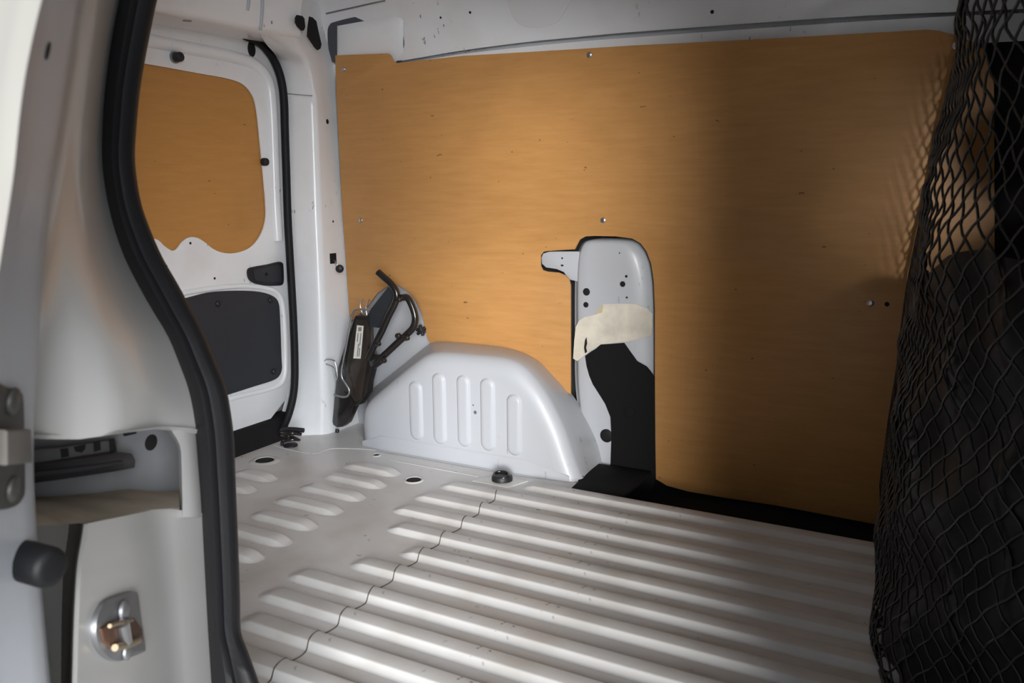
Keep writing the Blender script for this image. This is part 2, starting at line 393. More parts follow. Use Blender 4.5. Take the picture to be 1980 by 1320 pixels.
# ---- near side of the body (outside the picture), with the sliding door opening and the cab window
wr = [Vector((x, 0, z)) for x, z in ((-2.2, -.5), (1.4, -.5), (1.4, 1.52), (-2.2, 1.52))]
op = [Vector((x, 0, z)) for x, z in ((-1.12, -.02), (.18, -.02), (.18, 1.42), (.14, 1.46), (-1.06, 1.46), (-1.12, 1.42))]
win = [Vector((x, 0, z)) for x, z in ((.48, .84), (.92, .84), (.92, 1.08), (.84, 1.20), (.62, 1.20))]
wall_right = plate('wall_right', wr, WHITE, holes=[op, win], plane='Y', front=.66, thick=.04); tag(wall_right, kind='structure')
ow = [Vector((x, 0, z)) for x, z in ((-2.2, -.5), (1.4, -.5), (1.4, 1.52), (-2.2, 1.52))]
oo = [Vector((x, 0, z)) for x, z in ((-1.02, -.30), (.12, -.30), (.12, 1.42), (.08, 1.46), (-.98, 1.46), (-1.02, 1.42))]
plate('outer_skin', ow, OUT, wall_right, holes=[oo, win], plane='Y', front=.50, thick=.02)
box('front_jamb', (.125, .52, -.3), (.18, .66, 1.42), WHITE, wall_right, bevel=.004)
wall_front = box('wall_front', (1.38, .62, -.55), (1.42, 2.5, 1.54), DARKIN); tag(wall_front, kind='structure')

# ---- rear end: backing, header, sill
RX = -2.105
wall_rear = box('wall_rear', (-2.24, .62, -.55), (-2.20, 2.50, 1.54), WHITE); tag(wall_rear, kind='structure')
hd = [(-2.20, 1.315), (-2.11, 1.312), (-2.03, 1.309), (-1.965, 1.308), (-1.95, 1.312), (-1.943, 1.325), (-1.935, 1.40), (-1.90, 1.50)]
loft('header_beam', [[Vector((x, y, z)) for x, z in hd] for y in (.66, 1.2, 1.7, 1.95, 2.03, 2.12)], WHITE2, wall_rear, 50, normal=(1, 0, -1))
tube('header_crease', [PX(508, -12, -1.93), PX(507, 20, -1.936), PX(505, 45, -1.94), PX(503, 58, -1.945)], .005, WHITE, wall_rear)
tube('header_crease', [PX(482, -12, -1.93), PX(480, 10, -1.936), PX(478, 20, -1.94)], .005, WHITE, wall_rear)
disc('header_clip', PX(362, 38, -2.02)*0 + on(2, 1.309, 362, 39), (0, 0, -1), .012, DULL, wall_rear, h=.003)
sill = [PZ(590, 815), PZ(545, 838), PZ(452, 884), PZ(300, 950)]
rows = []
for t in range(9):
    y = 2.16-(2.16-.7)*t/8
    rows.append([Vector((-2.16, y, .075)), Vector((-2.13, y, .075)), Vector((-2.112, y, .06)), Vector((-2.098, y, .03)), Vector((-2.085, y, .008)), Vector((-2.075, y, .0005))])
loft('sill_rubber', rows, RUBBER, wall_rear, 50, normal=(1, 0, 1))

# ---- rear pillar between door seal and plywood (trim_1)
prow = [((506, -25, -1.93), (572, -25, -1.935), (626, 5, 2.325)),
        ((506, 20, -1.938), (574, 22, -1.94), (628, 45, 2.33)),
        ((502, 58, -1.95), (577, 62, -1.945), (632, 85, 2.33)),
        ((515, 84, -2.03), (585, 100, -1.96), (636, 115, 2.335)),
        ((538, 116, -2.09), (598, 132, -1.98), (639, 150, 2.335)),
        ((551, 162, -2.10), (606, 180, -1.99), (642, 200, 2.335)),
        ((555, 250, -2.10), (610, 262, -1.99), (648, 290, 2.335)),
        ((559, 400, -2.10), (614, 405, -1.985), (660, 415, 2.335)),
        ((565, 510, -2.10), (618, 515, -1.985), (668, 525, 2.335)),
        ((572, 620, -2.10), (621, 622, -1.985), (674, 630, 2.335)),
        ((574, 700, -2.10), (624, 705, -1.985), (678, 715, 2.335)),
        ((572, 762, -2.10), (627, 770, -1.985), (683, 780, 2.335)),
        ((562, 806, -2.10), (630, 818, -1.985), (687, 820, 2.335)),
        ((552, 838, -2.10), (634, 858, -1.985), (694, 850, 2.335))]
rows = []
for a, b, c in prow:
    A = PX(*a[:2], a[2]); B = PX(*b[:2], b[2]); C = PY(*c[:2], c[2])
    n1 = A.lerp(B, .8); n2 = B.lerp(C, .2)
    rows.append([A + (Vector((-.05, .004, 0)) if len(rows) > 4 else Vector((-.004, .002, 0))), A] + [A.lerp(n1, .5), n1] + [n1.lerp(B, .5).lerp(B.lerp(n2, .5), .25), n1.lerp(n2, .5).lerp(B, .4), n1.lerp(B, .5).lerp(B.lerp(n2, .5), .75), n2] + [n2.lerp(C, .5), C, C+Vector((0, .03, 0))])
cols = [catmull([r[j] for r in rows], 5) for j in range(len(rows[0]))]
pillar = loft('trim_1', cols, WHITE2, None, 60, normal=(1, -1, 0))
tag(pillar, 'scuffed white steel pillar between the rear door and the plywood side panel', kind='structure')
def pill_hole(name, pts, X):
    plate(name, [PX(*p, X) for p in pts], HOLE, pillar, plane='X', front=X+.002, thick=.004)
pill_hole('opening', catmull([Vector((x, y, 0)) for x, y in ((571, 32), (578, 29), (588, 34), (590, 54), (586, 61), (574, 50))], 4, True) and [(571, 34), (574, 29), (584, 31), (588, 36), (589.5, 52), (587, 59), (583, 59), (575, 51), (571, 43)], -1.925)
pill_hole('opening', [(598, 32), (604, 34), (611, 41), (615, 60), (621, 86), (619, 94), (614, 97), (608, 91), (594, 70), (595, 55)], -1.925)
def pill_disc(x, y, r, m=HOLE, nm='hole', Y=2.27):
    c = PY(x, y, Y); return c
tube('pillar_seam', [PX(556, 181, -2.094), PX(580, 183, -2.03), PX(604, 185, -1.982)], .0011, DULL, pillar, n=6)

# ================================================================== REAR DOOR (door_1)
DX = -2.125
win_px = [(150, 104), (280, 123), (380, 141), (440, 152), (470, 163), (489, 185), (497, 215), (503, 270), (508, 320), (514, 390), (514, 425), (503, 457), (483, 479), (455, 489), (430, 488), (411, 480), (395, 467), (380, 459), (365, 459), (352, 468), (342, 481), (332, 484), (318, 475), (306, 464), (290, 462), (262, 478), (240, 480), (215, 465), (180, 465), (150, 465), (130, 440), (125, 300), (130, 120)]
door_out = [Vector((0, y, z)) for y, z in ((.72, .06), (2.05, .06), (2.14, .12), (2.19, .25), (2.20, .6), (2.20, 1.345), (.72, 1.345))]
hole_pt = [PX(486+9*math.cos(a), 95+14*math.sin(a), DX) for a in [2*math.pi*k/20 for k in range(20)]]
door = empty('door_1', (DX, 1.5, .05)); tag(door, 'white rear door with plywood window blank and charcoal lower cover', kind='structure')
plate('door_skin', door_out, WHITE2, door, holes=[[PX(x, y, DX) for x, y in cm2(win_px, 4)]], plane='X', front=DX, thick=.006, bevel=.001)
ply_px = [(110, 90), (300, 110), (440, 135), (500, 160), (525, 300), (530, 440), (500, 500), (400, 505), (250, 505), (110, 500)]
plate('window_blank', [PX(*p, DX-.012) for p in ply_px], PLY2, door, plane='X', front=DX-.009, thick=.006)
# raised frame pressing running along the top and down the hinge side
def sweep_flat(name, pxs, X, wid, hgt, m, parent, n=6):
    pts = [PX(x, y, X) for x, y in pxs]; pts = catmull(pts, n); rows = []
    for i, p in enumerate(pts):
        t = (pts[min(i+1, len(pts)-1)]-pts[max(i-1, 0)]).normalized(); nr = Vector((1, 0, 0)); s = t.cross(nr).normalized()
        rows.append([p+s*wid*a+nr*hgt*b for a, b in ((-.5, -.1), (-.42, .45), (-.28, .9), (-.1, 1), (.1, 1), (.28, .9), (.42, .45), (.5, -.1))])
    return loft(name, rows, m, parent, 60, normal=(1, 0, 0))
sweep_flat('frame_pressing', [(150, 53), (280, 77), (380, 96), (450, 110), (495, 126), (520, 160), (527, 220), (531, 320), (534, 400), (538, 465)], DX, .04, .014, WHITE2, door)
sweep_flat('lower_pressing', [(200, 612), (300, 580), (380, 562), (460, 553), (510, 556), (538, 568), (549, 600), (553, 690), (548, 735), (520, 752), (440, 772), (300, 820)], DX, .018, .006, WHITE2, door)
cov = [(230, 600), (300, 588), (360, 575), (400, 565), (440, 562), (480, 562), (505, 565), (525, 572), (535, 584), (538, 610), (541, 690), (542, 712), (536, 727), (522, 736), (490, 746), (446, 760), (350, 790), (250, 815), (215, 800), (210, 640)]
cover = plate('lower_cover', [PX(x, y, DX) for x, y in cm2(cov, 3)], CHAR, door, plane='X', front=DX+.010, thick=.010, bevel=.003)
for x, y in ((422, 587), (523, 580), (530, 718)): disc('clip', PX(x, y, DX+.010), (1, 0, 0), .0105, BLACK, cover, h=.004, dome=.003)
hnd = [(477, 530), (479, 519), (492, 515), (515, 511), (536, 506), (543, 507), (546, 513), (547, 540), (545, 549), (538, 552), (512, 552), (492, 548), (481, 541)]
handle = plate('handle_recess', [PX(x, y, DX) for x, y in cm2(hnd, 3)], BLACK, door, plane='X', front=DX+.006, thick=.008, bevel=.002)
plate('handle_flap', [PX(x, y, DX) for x, y in ((486, 521), (510, 516), (534, 511), (540, 516), (541, 544), (512, 547), (490, 542))], CHAR, handle, plane='X', front=DX+.009, thick=.004, bevel=.001)
disc('handle_screw', PX(515, 530, DX+.009), (1, 0, 0), .006, HOLE, handle, h=.002)
c = PX(509, 313, DX); disc('buffer', c, (1, 0, 0), .013, BLACK, door, h=.016, dome=.004)
c = PX(337, 111, DX); b1 = disc('buffer', c, (1, 0, 0), .017, DULL, door, h=.008); disc('buffer_cap', c+Vector((.008, 0, 0)), (1, 0, 0), .014, BLACK, b1, h=.020, dome=.004)
for x, y, r in ((368, 470, .004), (321, 515, .005), (415, 538, .004)): disc('screw_hole', PX(x, y, DX), (1, 0, 0), r, HOLE, door, h=.001, n=12)
disc('rubber_grommet', PX(486, 95, DX), (1, 0, 0), .016, HOLE, door, h=.003, ry=.024)

# rear door rubber seal
sl = catmull([PX(x, y, -2.10) for x, y in ((470, 74), (488, 79), (509, 90), (528, 113), (542, 147), (549, 190), (551, 250), (554, 340), (557, 430), (562, 520), (567, 610), (570, 690), (569, 750), (561, 792), (549, 823), (536, 842))], 5)
seal = tube('rear_door_seal', sl, .013, RUBBER, n=10, radii=[.004+.009*min(1, i/13) for i in range(len(sl))]); tag(seal, 'thin black rubber seal around the rear door opening', 'door seal')

# ================================================================== PLYWOOD SIDE PANEL
pan = [(648, 107), (700, 105), (750, 103), (755, 107), (758, 113), (763, 120), (768, 122), (800, 118), (893, 108), (1010, 101), (1110, 95), (1220, 88), (1340, 82), (1476, 75), (1645, 65.5), (1740, 60), (1791, 57), (1815, 59), (1854, 70), (1890, 84), (1912, 110), (1922, 160),
       (1924, 600), (1924, 1058), (1800, 1035), (1700, 1015), (1600, 996), (1500, 977), (1400, 962), (1330, 950), (1290, 939), (1268, 926),
       (1267, 850), (1266, 700), (1266, 600), (1264, 545), (1259, 510), (1250, 486), (1238, 470), (1222, 461), (1190, 457), (1150, 456), (1132, 457), (1121, 463), (1115, 474), (1111, 482),
       (1060, 485), (1050, 487), (1045, 494), (1045, 514), (1049, 522), (1058, 525), (1080, 527), (1092, 532), (1100, 540), (1103, 552), (1103, 660), (1103, 762),
       (1080, 748), (1045, 715), (1000, 692), (920, 682), (840, 672), (826, 655), (821, 630), (815, 604), (803, 580), (787, 562), (770, 551), (750, 553), (730, 566), (712, 590), (694, 608), (677, 622), (675, 600), (668, 500), (661, 400), (655, 280), (650, 180)]
panel = plate('plywood_panel', [PY(x, y, WY) for x, y in pan], PLY, plane='Y', front=WY, thick=.007, bevel=.0008)
tag(panel, 'large orange plywood sheet screwed to the far side wall', 'panel')
s0 = None
for x, y in ((664, 134), (1139, 106), (697, 426), (1166, 426), (1683, 586), (1849, 88)):
    p = PY(x, y, WY)
    if s0 is None:
        s0 = disc('screw', p, (0, -1, 0), .0085, STEEL, panel, h=.002, dome=.0015, n=14); base = p
    else: copy_of(s0, p-base, panel)
disc('screw_hole', PY(1715, 588, WY), (0, -1, 0), .006, HOLE, panel, h=.0008, n=14)

# ================================================================== WHEEL ARCH
AF, AB = 2.14, 2.362
front_px = [(695, 863), (693, 835), (692, 812), (695, 793), (704, 778), (725, 758), (760, 728), (795, 700), (818, 687), (845, 684), (900, 688), (945, 692), (975, 698), (1000, 711), (1022, 733), (1045, 763), (1066, 800), (1084, 840), (1100, 888), (1118, 938)]
fr = resample(catmull([PY(x, y, AF) for x, y in front_px], 5), 70)
fr[0].z = 0; fr[-1].z = 0
bk = [Vector((-1.93, AB, 0)), Vector((-1.925, AB, .06)), Vector((-1.91, AB, .11))] + [PY(x, y, AB) for x, y in ((711, 759), (770, 712), (820, 672), (841, 658), (870, 658), (930, 664), (990, 672), (1042, 694), (1079, 731), (1107, 763), (1135, 808), (1158, 852), (1170, 900), (1176, 945))]
bk = resample(catmull(bk, 5), 70)
def inset(pts, d):
    out = []
    for i, p in enumerate(pts):
        t = (pts[min(i+1, len(pts)-1)]-pts[max(i-1, 0)]).normalized()
        out.append(p + Vector((t.z, 0, -t.x))*d)      # towards the inside of the profile
    return out
rows = []
for k, (d, y) in enumerate(((.058, AF), (.042, AF+.001), (.026, AF+.006), (.012, AF+.016), (.003, AF+.028), (0, AF+.040))):
    rw = inset(fr, d)
    rows.append([Vector((p.x, y, max(p.z, 0) if 0 < i < 69 else 0)) for i, p in enumerate(rw)])
for t in (.3, .55, .8, 1.0):
    y = AF+.040+(AB-AF-.040)*t
    rw = []
    for i, (a, b) in enumerate(zip(fr, bk)):
        p = a.lerp(b, t); p.y = y; p.z += .006*math.sin(math.pi*t) if 8 < i < 60 else 0
        if i in (0, 69): p.z = 0
        rw.append(p)
    rows.append(rw)
arch = empty('wheel_arch', (-1.4, 2.2, 0)); tag(arch, 'white steel wheel arch with five upright pressed ribs', 'wheel arch')
bm = bmesh.new(); V = grid_faces(bm, rows)
n = len(V[0]); bm.faces.new(V[0])
bmesh.ops.triangulate(bm, faces=[f for f in bm.faces if len(f.verts) > 4])
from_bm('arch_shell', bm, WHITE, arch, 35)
for x0, x1, y0, y1 in ((793, 817, 738, 849), (838, 862, 722, 857), (885, 909, 726, 862), (930, 957, 732, 870), (981, 1008, 763, 879)):
    a = PY((x0+x1)/2, y0, AF); b = PY((x0+x1)/2, y1, AF); wd = (PY(x1, (y0+y1)/2, AF).x-PY(x0, (y0+y1)/2, AF).x)/2
    rows = []
    for s, h in ((1.12, -.0005), (1.0, .002), (.88, .006), (.76, .0078), (.4, .008)):
        rr = wd*s; ring = []
        for k in range(24):
            an = 2*math.pi*k/24; cz = a.z-wd if k < 12 else b.z+wd
            ring.append(Vector(((a.x+b.x)/2+rr*math.cos(an), AF-h, cz+rr*math.sin(an))))
        rows.append(ring)
    loft('pressed_rib', rows, WHITE, arch, 50, closed=True, caps=True)
rows = []
xa, xb = PZ(700, 862).x, PZ(1100, 933).x
for k in range(30):
    x = xa+(xb-xa)*k/29
    tp_ = min(1, k/3, (29-k)/6); e = .35+.65*tp_
    rows.append([Vector((x, AF-.022*tp_, .0008)), Vector((x, AF-.012*tp_, .004*e)), Vector((x, AF-.007*tp_, .012*e)), Vector((x, AF-.004*tp_, .040*e)), Vector((x, AF-.0025*tp_, .046*e)), Vector((x, AF+.001, .049*e))])
loft('base_flange', rows, WHITE, arch, 40, normal=(0, -1, .5))
tube('flange_seam', [PY(963, 888, AF-.008), PY(963, 912, AF-.014)], .0012, WHITE, arch, n=6)
disc('paint_chip', PY(919, 797, AF), (0, -1, 0), .006, DULL, arch, h=.0006, n=7)
disc('paint_chip', PY(915, 783, AF), (0, -1, 0), .003, DULL, arch, h=.0006, n=7)

# ================================================================== BODY PILLAR in the plywood cut-out
bp = empty('body_pillar', (-.95, 2.36, -.05)); tag(bp, 'pale steel body pillar showing through the tall plywood cut-out', 'pillar')
PYF = 2.345
# rows from top to bottom : left px, right px, y
po = [(1146, 1205, 462), (1124, 1226, 467), (1114, 1240, 480), (1109, 1250, 500), (1106, 1257, 530), (1105, 1261, 570), (1105, 1263, 620), (1105, 1264, 680), (1106, 1265, 740), (1112, 1266, 800), (1120, 1266, 860), (1126, 1267, 940)]
rows = []
for i, (l, r, y) in enumerate(po):
    A = PY(l, y, PYF); B = PY(r, y, PYF)
    top = .030 if i == 0 else (.008 if i == 1 else (.002 if i == 2 else 0))
    rw = []
    for s, dy in ((-.015, .05), (0, .024), (.045, .018), (.065, .006), (.10, .001), (.2, 0), (.5, 0), (.72, .001), (.80, .006), (.88, .014), (.95, .026), (1.0, .040), (1.012, .06)):
        p = A.lerp(B, s); p.y = PYF+dy+top; rw.append(p)
    rows.append(rw)
rows.insert(0, [p+Vector((0, .03, .0)) for p in rows[0]])
cols = [catmull([r[j] for r in rows], 4) for j in range(len(rows[0]))]
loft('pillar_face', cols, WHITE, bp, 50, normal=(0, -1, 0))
tab = [(1120, 486), (1062, 486), (1050, 490), (1047, 498), (1048, 510), (1056, 517), (1076, 520), (1090, 526), (1100, 540), (1120, 545)]
tb = plate('side_tab', [PY(x, y, 2.352) for x, y in tab], WHITE, bp, plane='Y', front=2.352, thick=.006, bevel=.001)
disc('hole', PY(1087, 499, 2.352), (0, -1, 0), .003, HOLE, tb, h=.0006, n=10)
disc('hole', PY(1087, 513, 2.352), (0, -1, 0), .005, HOLE, tb, h=.0006, n=10, ry=.003)
for x, y, r in ((1134, 564, .0115), (1133, 589, .0085), (1204, 549, .0085), (1211, 534, .004), (1212, 575, .003), (1198, 489, .002)):
    disc('hole', PY(x, y, PYF), (0, -1, 0), r, HOLE, bp, h=.0012, n=18)
disc('rubber_plug', PY(1173, 842, PYF), (0, -1, 0), .021, RUBBER, bp, h=.003, dome=.002)
lip = [(1128, 745), (1142, 762), (1155, 790), (1166, 830), (1176, 900), (1186, 905), (1186, 800), (1150, 735), (1130, 700), (1115, 695)]
tp = [(1165, 588), (1200, 587), (1229, 588), (1250, 596), (1261, 607), (1261, 630), (1259, 648), (1235, 655), (1212, 660), (1185, 663), (1160, 667), (1140, 679), (1124, 691), (1116, 698), (1108, 693), (1110, 660), (1113, 632), (1119, 620), (1130, 613), (1153, 608)]
rows = []
def tape_depth(x): return max(0, (x-1232)/30)**1.5*.028
cu_pts = [PY(x, y, PYF-.002) for x, y in tp]
tpo = plate('tape', cu_pts, TAPE, bp, plane='Y', front=PYF-.0012, thick=.0016)
plate('tape_fold', [PY(x, y, PYF-.003) for x, y in ((1150, 608), (1158, 596), (1166, 588), (1164, 604))], simple('tape_fold', (.50, .44, .27), .7), tpo, plane='Y', front=PYF-.003, thick=.0016)
plate('tape_tear', [PY(x, y, PYF-.003) for x, y in ((1131, 657), (1134, 652), (1135, 664), (1133, 672), (1135, 680), (1131, 683), (1129, 672))], HOLE, tpo, plane='Y', front=PYF-.0026, thick=.001)
# upright flap of the lining lies on the pillar
fl = [(1161, 666), (1180, 665), (1206, 663), (1218, 680), (1231, 698), (1250, 709), (1259, 720), (1267, 732), (1268, 802), (1267, 930), (1255, 965), (1175, 965), (1180, 904), (1182, 844), (1180, 806), (1170, 781), (1157, 760), (1146, 743), (1139, 726), (1134, 708), (1131, 688), (1142, 680), (1152, 674)]
flap = plate('upright_flap', [PY(x, y, PYF-.006) for x, y in fl], LINING, lin, plane='Y', front=PYF-.006, thick=.006, bevel=.001)
disc('flap_button', PY(1217, 797, PYF-.006), (0, -1, 0), .018, LINING, flap, h=.003, dome=.002)
plate('corner_piece', [Vector(p) for p in ((-.995, 2.088, 0), (-.84, 2.088, 0), (-.84, 2.325, 0), (-1.03, 2.325, 0), (-1.05, 2.25, 0), (-1.0, 2.15, 0))], LINING, lin, plane='Z', front=.004, thick=.012, bevel=.003)

# ================================================================== JACK KIT
jk = empty('car_jack', PY(655, 828, 2.22)); tag(jk, 'black car jack with folding handle strapped beside the wheel arch', 'car jack')
def zz(x, y): return (600+x*.3182, 440+y*.3182)
JY = 2.215
body = [zz(*p) for p in ((262, 552), (272, 533), (300, 528), (345, 536), (350, 600), (352, 700), (380, 800), (372, 860), (352, 940), (345, 1005), (300, 1075), (265, 1085), (218, 1190), (190, 1212), (160, 1216), (136, 1200), (130, 1180), (138, 1100), (145, 1020), (155, 930), (165, 850), (190, 770), (215, 690), (240, 620))]
jb = plate('jack_body', [PY(x, y, JY) for x, y in body], BLKMETAL, jk, plane='Y', front=JY, thick=.035, bevel=.006)
ch = [zz(*p) for p in ((272, 560), (338, 560), (344, 780), (310, 1040), (270, 1060), (235, 1000), (215, 860), (240, 700))]
plate('jack_channel', [PY(x, y, JY-.008) for x, y in ch], simple('jack_brown', (.030, .022, .017), .3, coat=.3, var=.3), jb, plane='Y', front=JY-.008, thick=.010, bevel=.004)
tri = [zz(*p) for p in ((470, 362), (505, 390), (520, 440), (470, 530), (420, 610), (350, 602), (345, 530), (370, 488), (420, 425))]
plate('gusset', [PY(x, y, JY+.01) for x, y in tri], CHAR, jk, plane='Y', front=JY+.012, thick=.004)
st = plate('sticker', [PY(*zz(*p), JY-.010) for p in ((282, 593), (322, 597), (304, 796), (260, 794))], STICK, jb, plane='Y', front=JY-.009, thick=.0015)
for k, (u0, u1, ww) in enumerate(((.06, .18, .5), (.24, .5, .14), (.24, .62, .14), (.55, .94, .14), (.68, .94, .14))):
    off = (0, -.22, .22, 0, .25)[k]
    A = Vector((302+off*40, 593, 0)); B = Vector((282+off*40, 795, 0)); p0 = A.lerp(B, u0); p1 = A.lerp(B, u1); hw = ww*20
    plate('print_line', [PY(*zz(*p), JY-.011) for p in ((p0.x-hw, p0.y), (p0.x+hw, p0.y), (p1.x+hw, p1.y), (p1.x-hw, p1.y))], PRINT, st, plane='Y', front=JY-.0095, thick=.0008)
h1 = catmull([PY(*zz(*p), JY-.014) for p in ((412, 270), (445, 300), (485, 335), (515, 375), (527, 415), (515, 460), (480, 530), (430, 640), (380, 735), (352, 800))], 5)
tube('handle_bar', h1, .0115, BLKMETAL, jk, n=12)
disc('handle_end', h1[0], (h1[0]-h1[1]), .0085, HOLE, jk, h=.001, n=12)
h2 = catmull([PY(*zz(*p), JY-.004) for p in ((530, 432), (560, 425), (592, 428), (620, 480), (638, 545), (628, 600), (595, 640), (540, 690), (460, 765), (395, 825))], 5)
tube('crank_bar', h2, .0115, BLKMETAL, jk, n=12)
for p in ((418, 703), (592, 668), (452, 805), (545, 435), (540, 655)): disc('pivot_bolt', PY(*zz(*p), JY-.012), (0, -1, 0), .0095, BLKMETAL, jk, h=.012, n=12, dome=.003)
cl = [zz(*p) for p in ((345, 775), (400, 770), (440, 790), (425, 830), (385, 860), (365, 845))]
plate('clevis', [PY(x, y, JY-.012) for x, y in cl], BLKMETAL, jk, plane='Y', front=JY-.014, thick=.02, bevel=.004)
hk = catmull([PY(*zz(*p), JY-.022) for p in ((362, 505), (330, 497), (272, 500), (252, 540), (240, 600), (222, 700), (203, 800), (192, 870), (194, 912), (218, 950), (238, 990), (228, 1022), (195, 1028), (145, 1014))], 5)
tube('wire_hook', hk, .0036, STEEL, jk, n=8)
for q in (((318, 430), (305, 470), (318, 520), (345, 535)), ((358, 436), (340, 480), (345, 530)), ((85, 812), (100, 800), (140, 805), (155, 830), (165, 900), (158, 925), (140, 850), (95, 828))):
    tube('retaining_wire', catmull([PY(*zz(*p), JY-.016) for p in q], 5), .0022, STEEL, jk, n=6)
disc('foot_pin', PY(*zz(165, 1222), JY+.01), (0, -.3, -1), .007, BLACK, jk, h=.014)
# black clip at the plywood edge above the arch
ck = empty('panel_clip', PY(815, 645, WY)); tag(ck, 'small black cross-shaped clip at the plywood edge above the wheel arch', 'clip')
for q in (((806, 637), (823, 641)), ((812, 629), (818, 648)), ((808, 645), (822, 633))):
    tube('clip_arm', [PY(*q[0], WY-.008), PY((q[0][0]+q[1][0])/2, (q[0][1]+q[1][1])/2, WY-.014), PY(*q[1], WY-.008)], .006, BLACK, ck, n=8)

# ---- knob on a cord in the rear pillar
kb = empty('cord_knob', PY(660, 521, 2.30)); tag(kb, 'small black knob on a short cord hanging from a square slot in the rear pillar', 'knob')
hp, hn = hit(pillar, 645, 500)
kf = frame_at(lambda x, y: hit(pillar, x, y)[0], 645, 500, 5)
pplate('slot', ((638, 490), (650, 489), (651, 509), (639, 510)), kf, .0015, HOLE, kb, thick=.003)
tube('cord', catmull([on_frame(kf, 646, 503, .003), on_frame(kf, 650, 510, .018), on_frame(kf, 656, 517, .026)], 4), .0028, STEEL, kb, n=6)
disc('knob_head', on_frame(kf, 657, 519, .026), (.6, -1, -.2), .014, BLACK, kb, h=.008, dome=.004)
for x, y, r in ((633, 235, .0085), (644, 428, .004)):
    p, nr = hit(pillar, x, y)
    disc('hole', p, nr, r, HOLE, pillar, h=.001, n=14)

# ---- tie-down anchors on the floor
t1 = empty('tie_down_anchor', PZ(971, 932)); tag(t1, 'round black tie-down anchor on a square pad below the wheel arch', 'tie-down', 'floor tie-down anchors')
c = PZ(971, 930)
pd = [c+Vector(v) for v in ((-.075, -.045, 0), (.045, -.045, 0), (.07, .03, 0), (-.04, .035, 0))]
plate('anchor_pad', pd, FLOORM, t1, plane='Z', front=.004, thick=.004, bevel=.001)
disc('anchor_cup', c+Vector((0, 0, .004)), (0, 0, 1), .031, BLACK, t1, h=.014, dome=.003)
tube('anchor_ring', [c+Vector((.024*math.cos(a), .018*math.sin(a)-.004, .021+.004*math.sin(a))) for a in [2*math.pi*k/20 for k in range(21)]], .004, BLKMETAL, t1, n=8)
t2 = empty('tie_down_anchor', PZ(560, 858)); tag(t2, 'crumpled black tie-down loop at the corner of the rear door sill', 'tie-down', 'floor tie-down anchors')
c = PZ(562, 862)
disc('anchor_foot', c+Vector((0, 0, .0005)), (0, 0, 1), .024, BLACK, t2, h=.006)
tube('anchor_loop', catmull([c+Vector(v) for v in ((-.02, -.02, .008), (.0, -.03, .025), (.03, -.01, .03), (.02, .02, .02), (-.02, .01, .03), (-.02, -.02, .045), (.02, -.01, .05), (.03, .02, .04))], 5), .006, BLKMETAL, t2, n=8)
tube('anchor_strap', catmull([c+Vector(v) for v in ((-.03, -.01, .05), (.0, .0, .058), (.045, .02, .055))], 4), .008, BLACK, t2, n=8)

# ================================================================== NEAR DOOR PILLAR (trim_2)
jam = empty('trim_2', (-1.0, .7, 0)); tag(jam, 'white steel door pillar with recessed lock opening in the foreground', kind='structure')
yk = [-30, 0, 100, 200, 300, 380, 480, 570, 660, 760, 835, 960, 1110, 1220, 1350]
sealL = [236, 229, 211, 199, 195, 203, 230, 275, 328, 365, 377, 387, 395, 401, 409]
sealR = [312, 304, 283, 267, 261, 268, 304, 356, 401, 441, 452, 457, 463, 466, 512]
strip = [155, 150, 137, 122, 106, 94, 85, 80, 75, 68, 65, 66, 78, 88, 100]
def itp(y, ys, vs):
    for a, b, c, d in zip(ys, ys[1:], vs, vs[1:]):
        if a <= y <= b: return c+(d-c)*(y-a)/(b-a)
    return vs[0] if y < ys[0] else vs[-1]
NY = .705
JD = .28
def JY_(x, y):
    f = (sL(y)-x)/max(sL(y)-sS(y), 40); f = max(-.2, min(1.25, f)); return -JD*f
def PJ(x, y, Y): return PY(x, y, Y+JY_(x, y))
def sL(y): return itp(y, yk, sealL)
def sR(y): return itp(y, yk, sealR)
def sS(y): return itp(y, yk, strip)
ZTOP, ZBOT = 1.43, -.03
def ext(col, top=True, bot=True, lean=.5):
    """carry a top-to-bottom column of points on to the roof and to the sill"""
    col = list(col)
    if top and col[0].z < ZTOP:
        a, b = col[0], col[1]; k = lean*(ZTOP-a.z)/max(a.z-b.z, 1e-4); q = a+(a-b)*k
        col = [Vector((q.x, q.y, ZTOP)), Vector(((q.x+a.x)/2, (q.y+a.y)/2, (ZTOP+a.z)/2))]+col
    if bot and col[-1].z > ZBOT:
        a = col[-1]; col = col+[Vector((a.x, a.y, (a.z+ZBOT)/2)), Vector((a.x, a.y, ZBOT))]
    return col
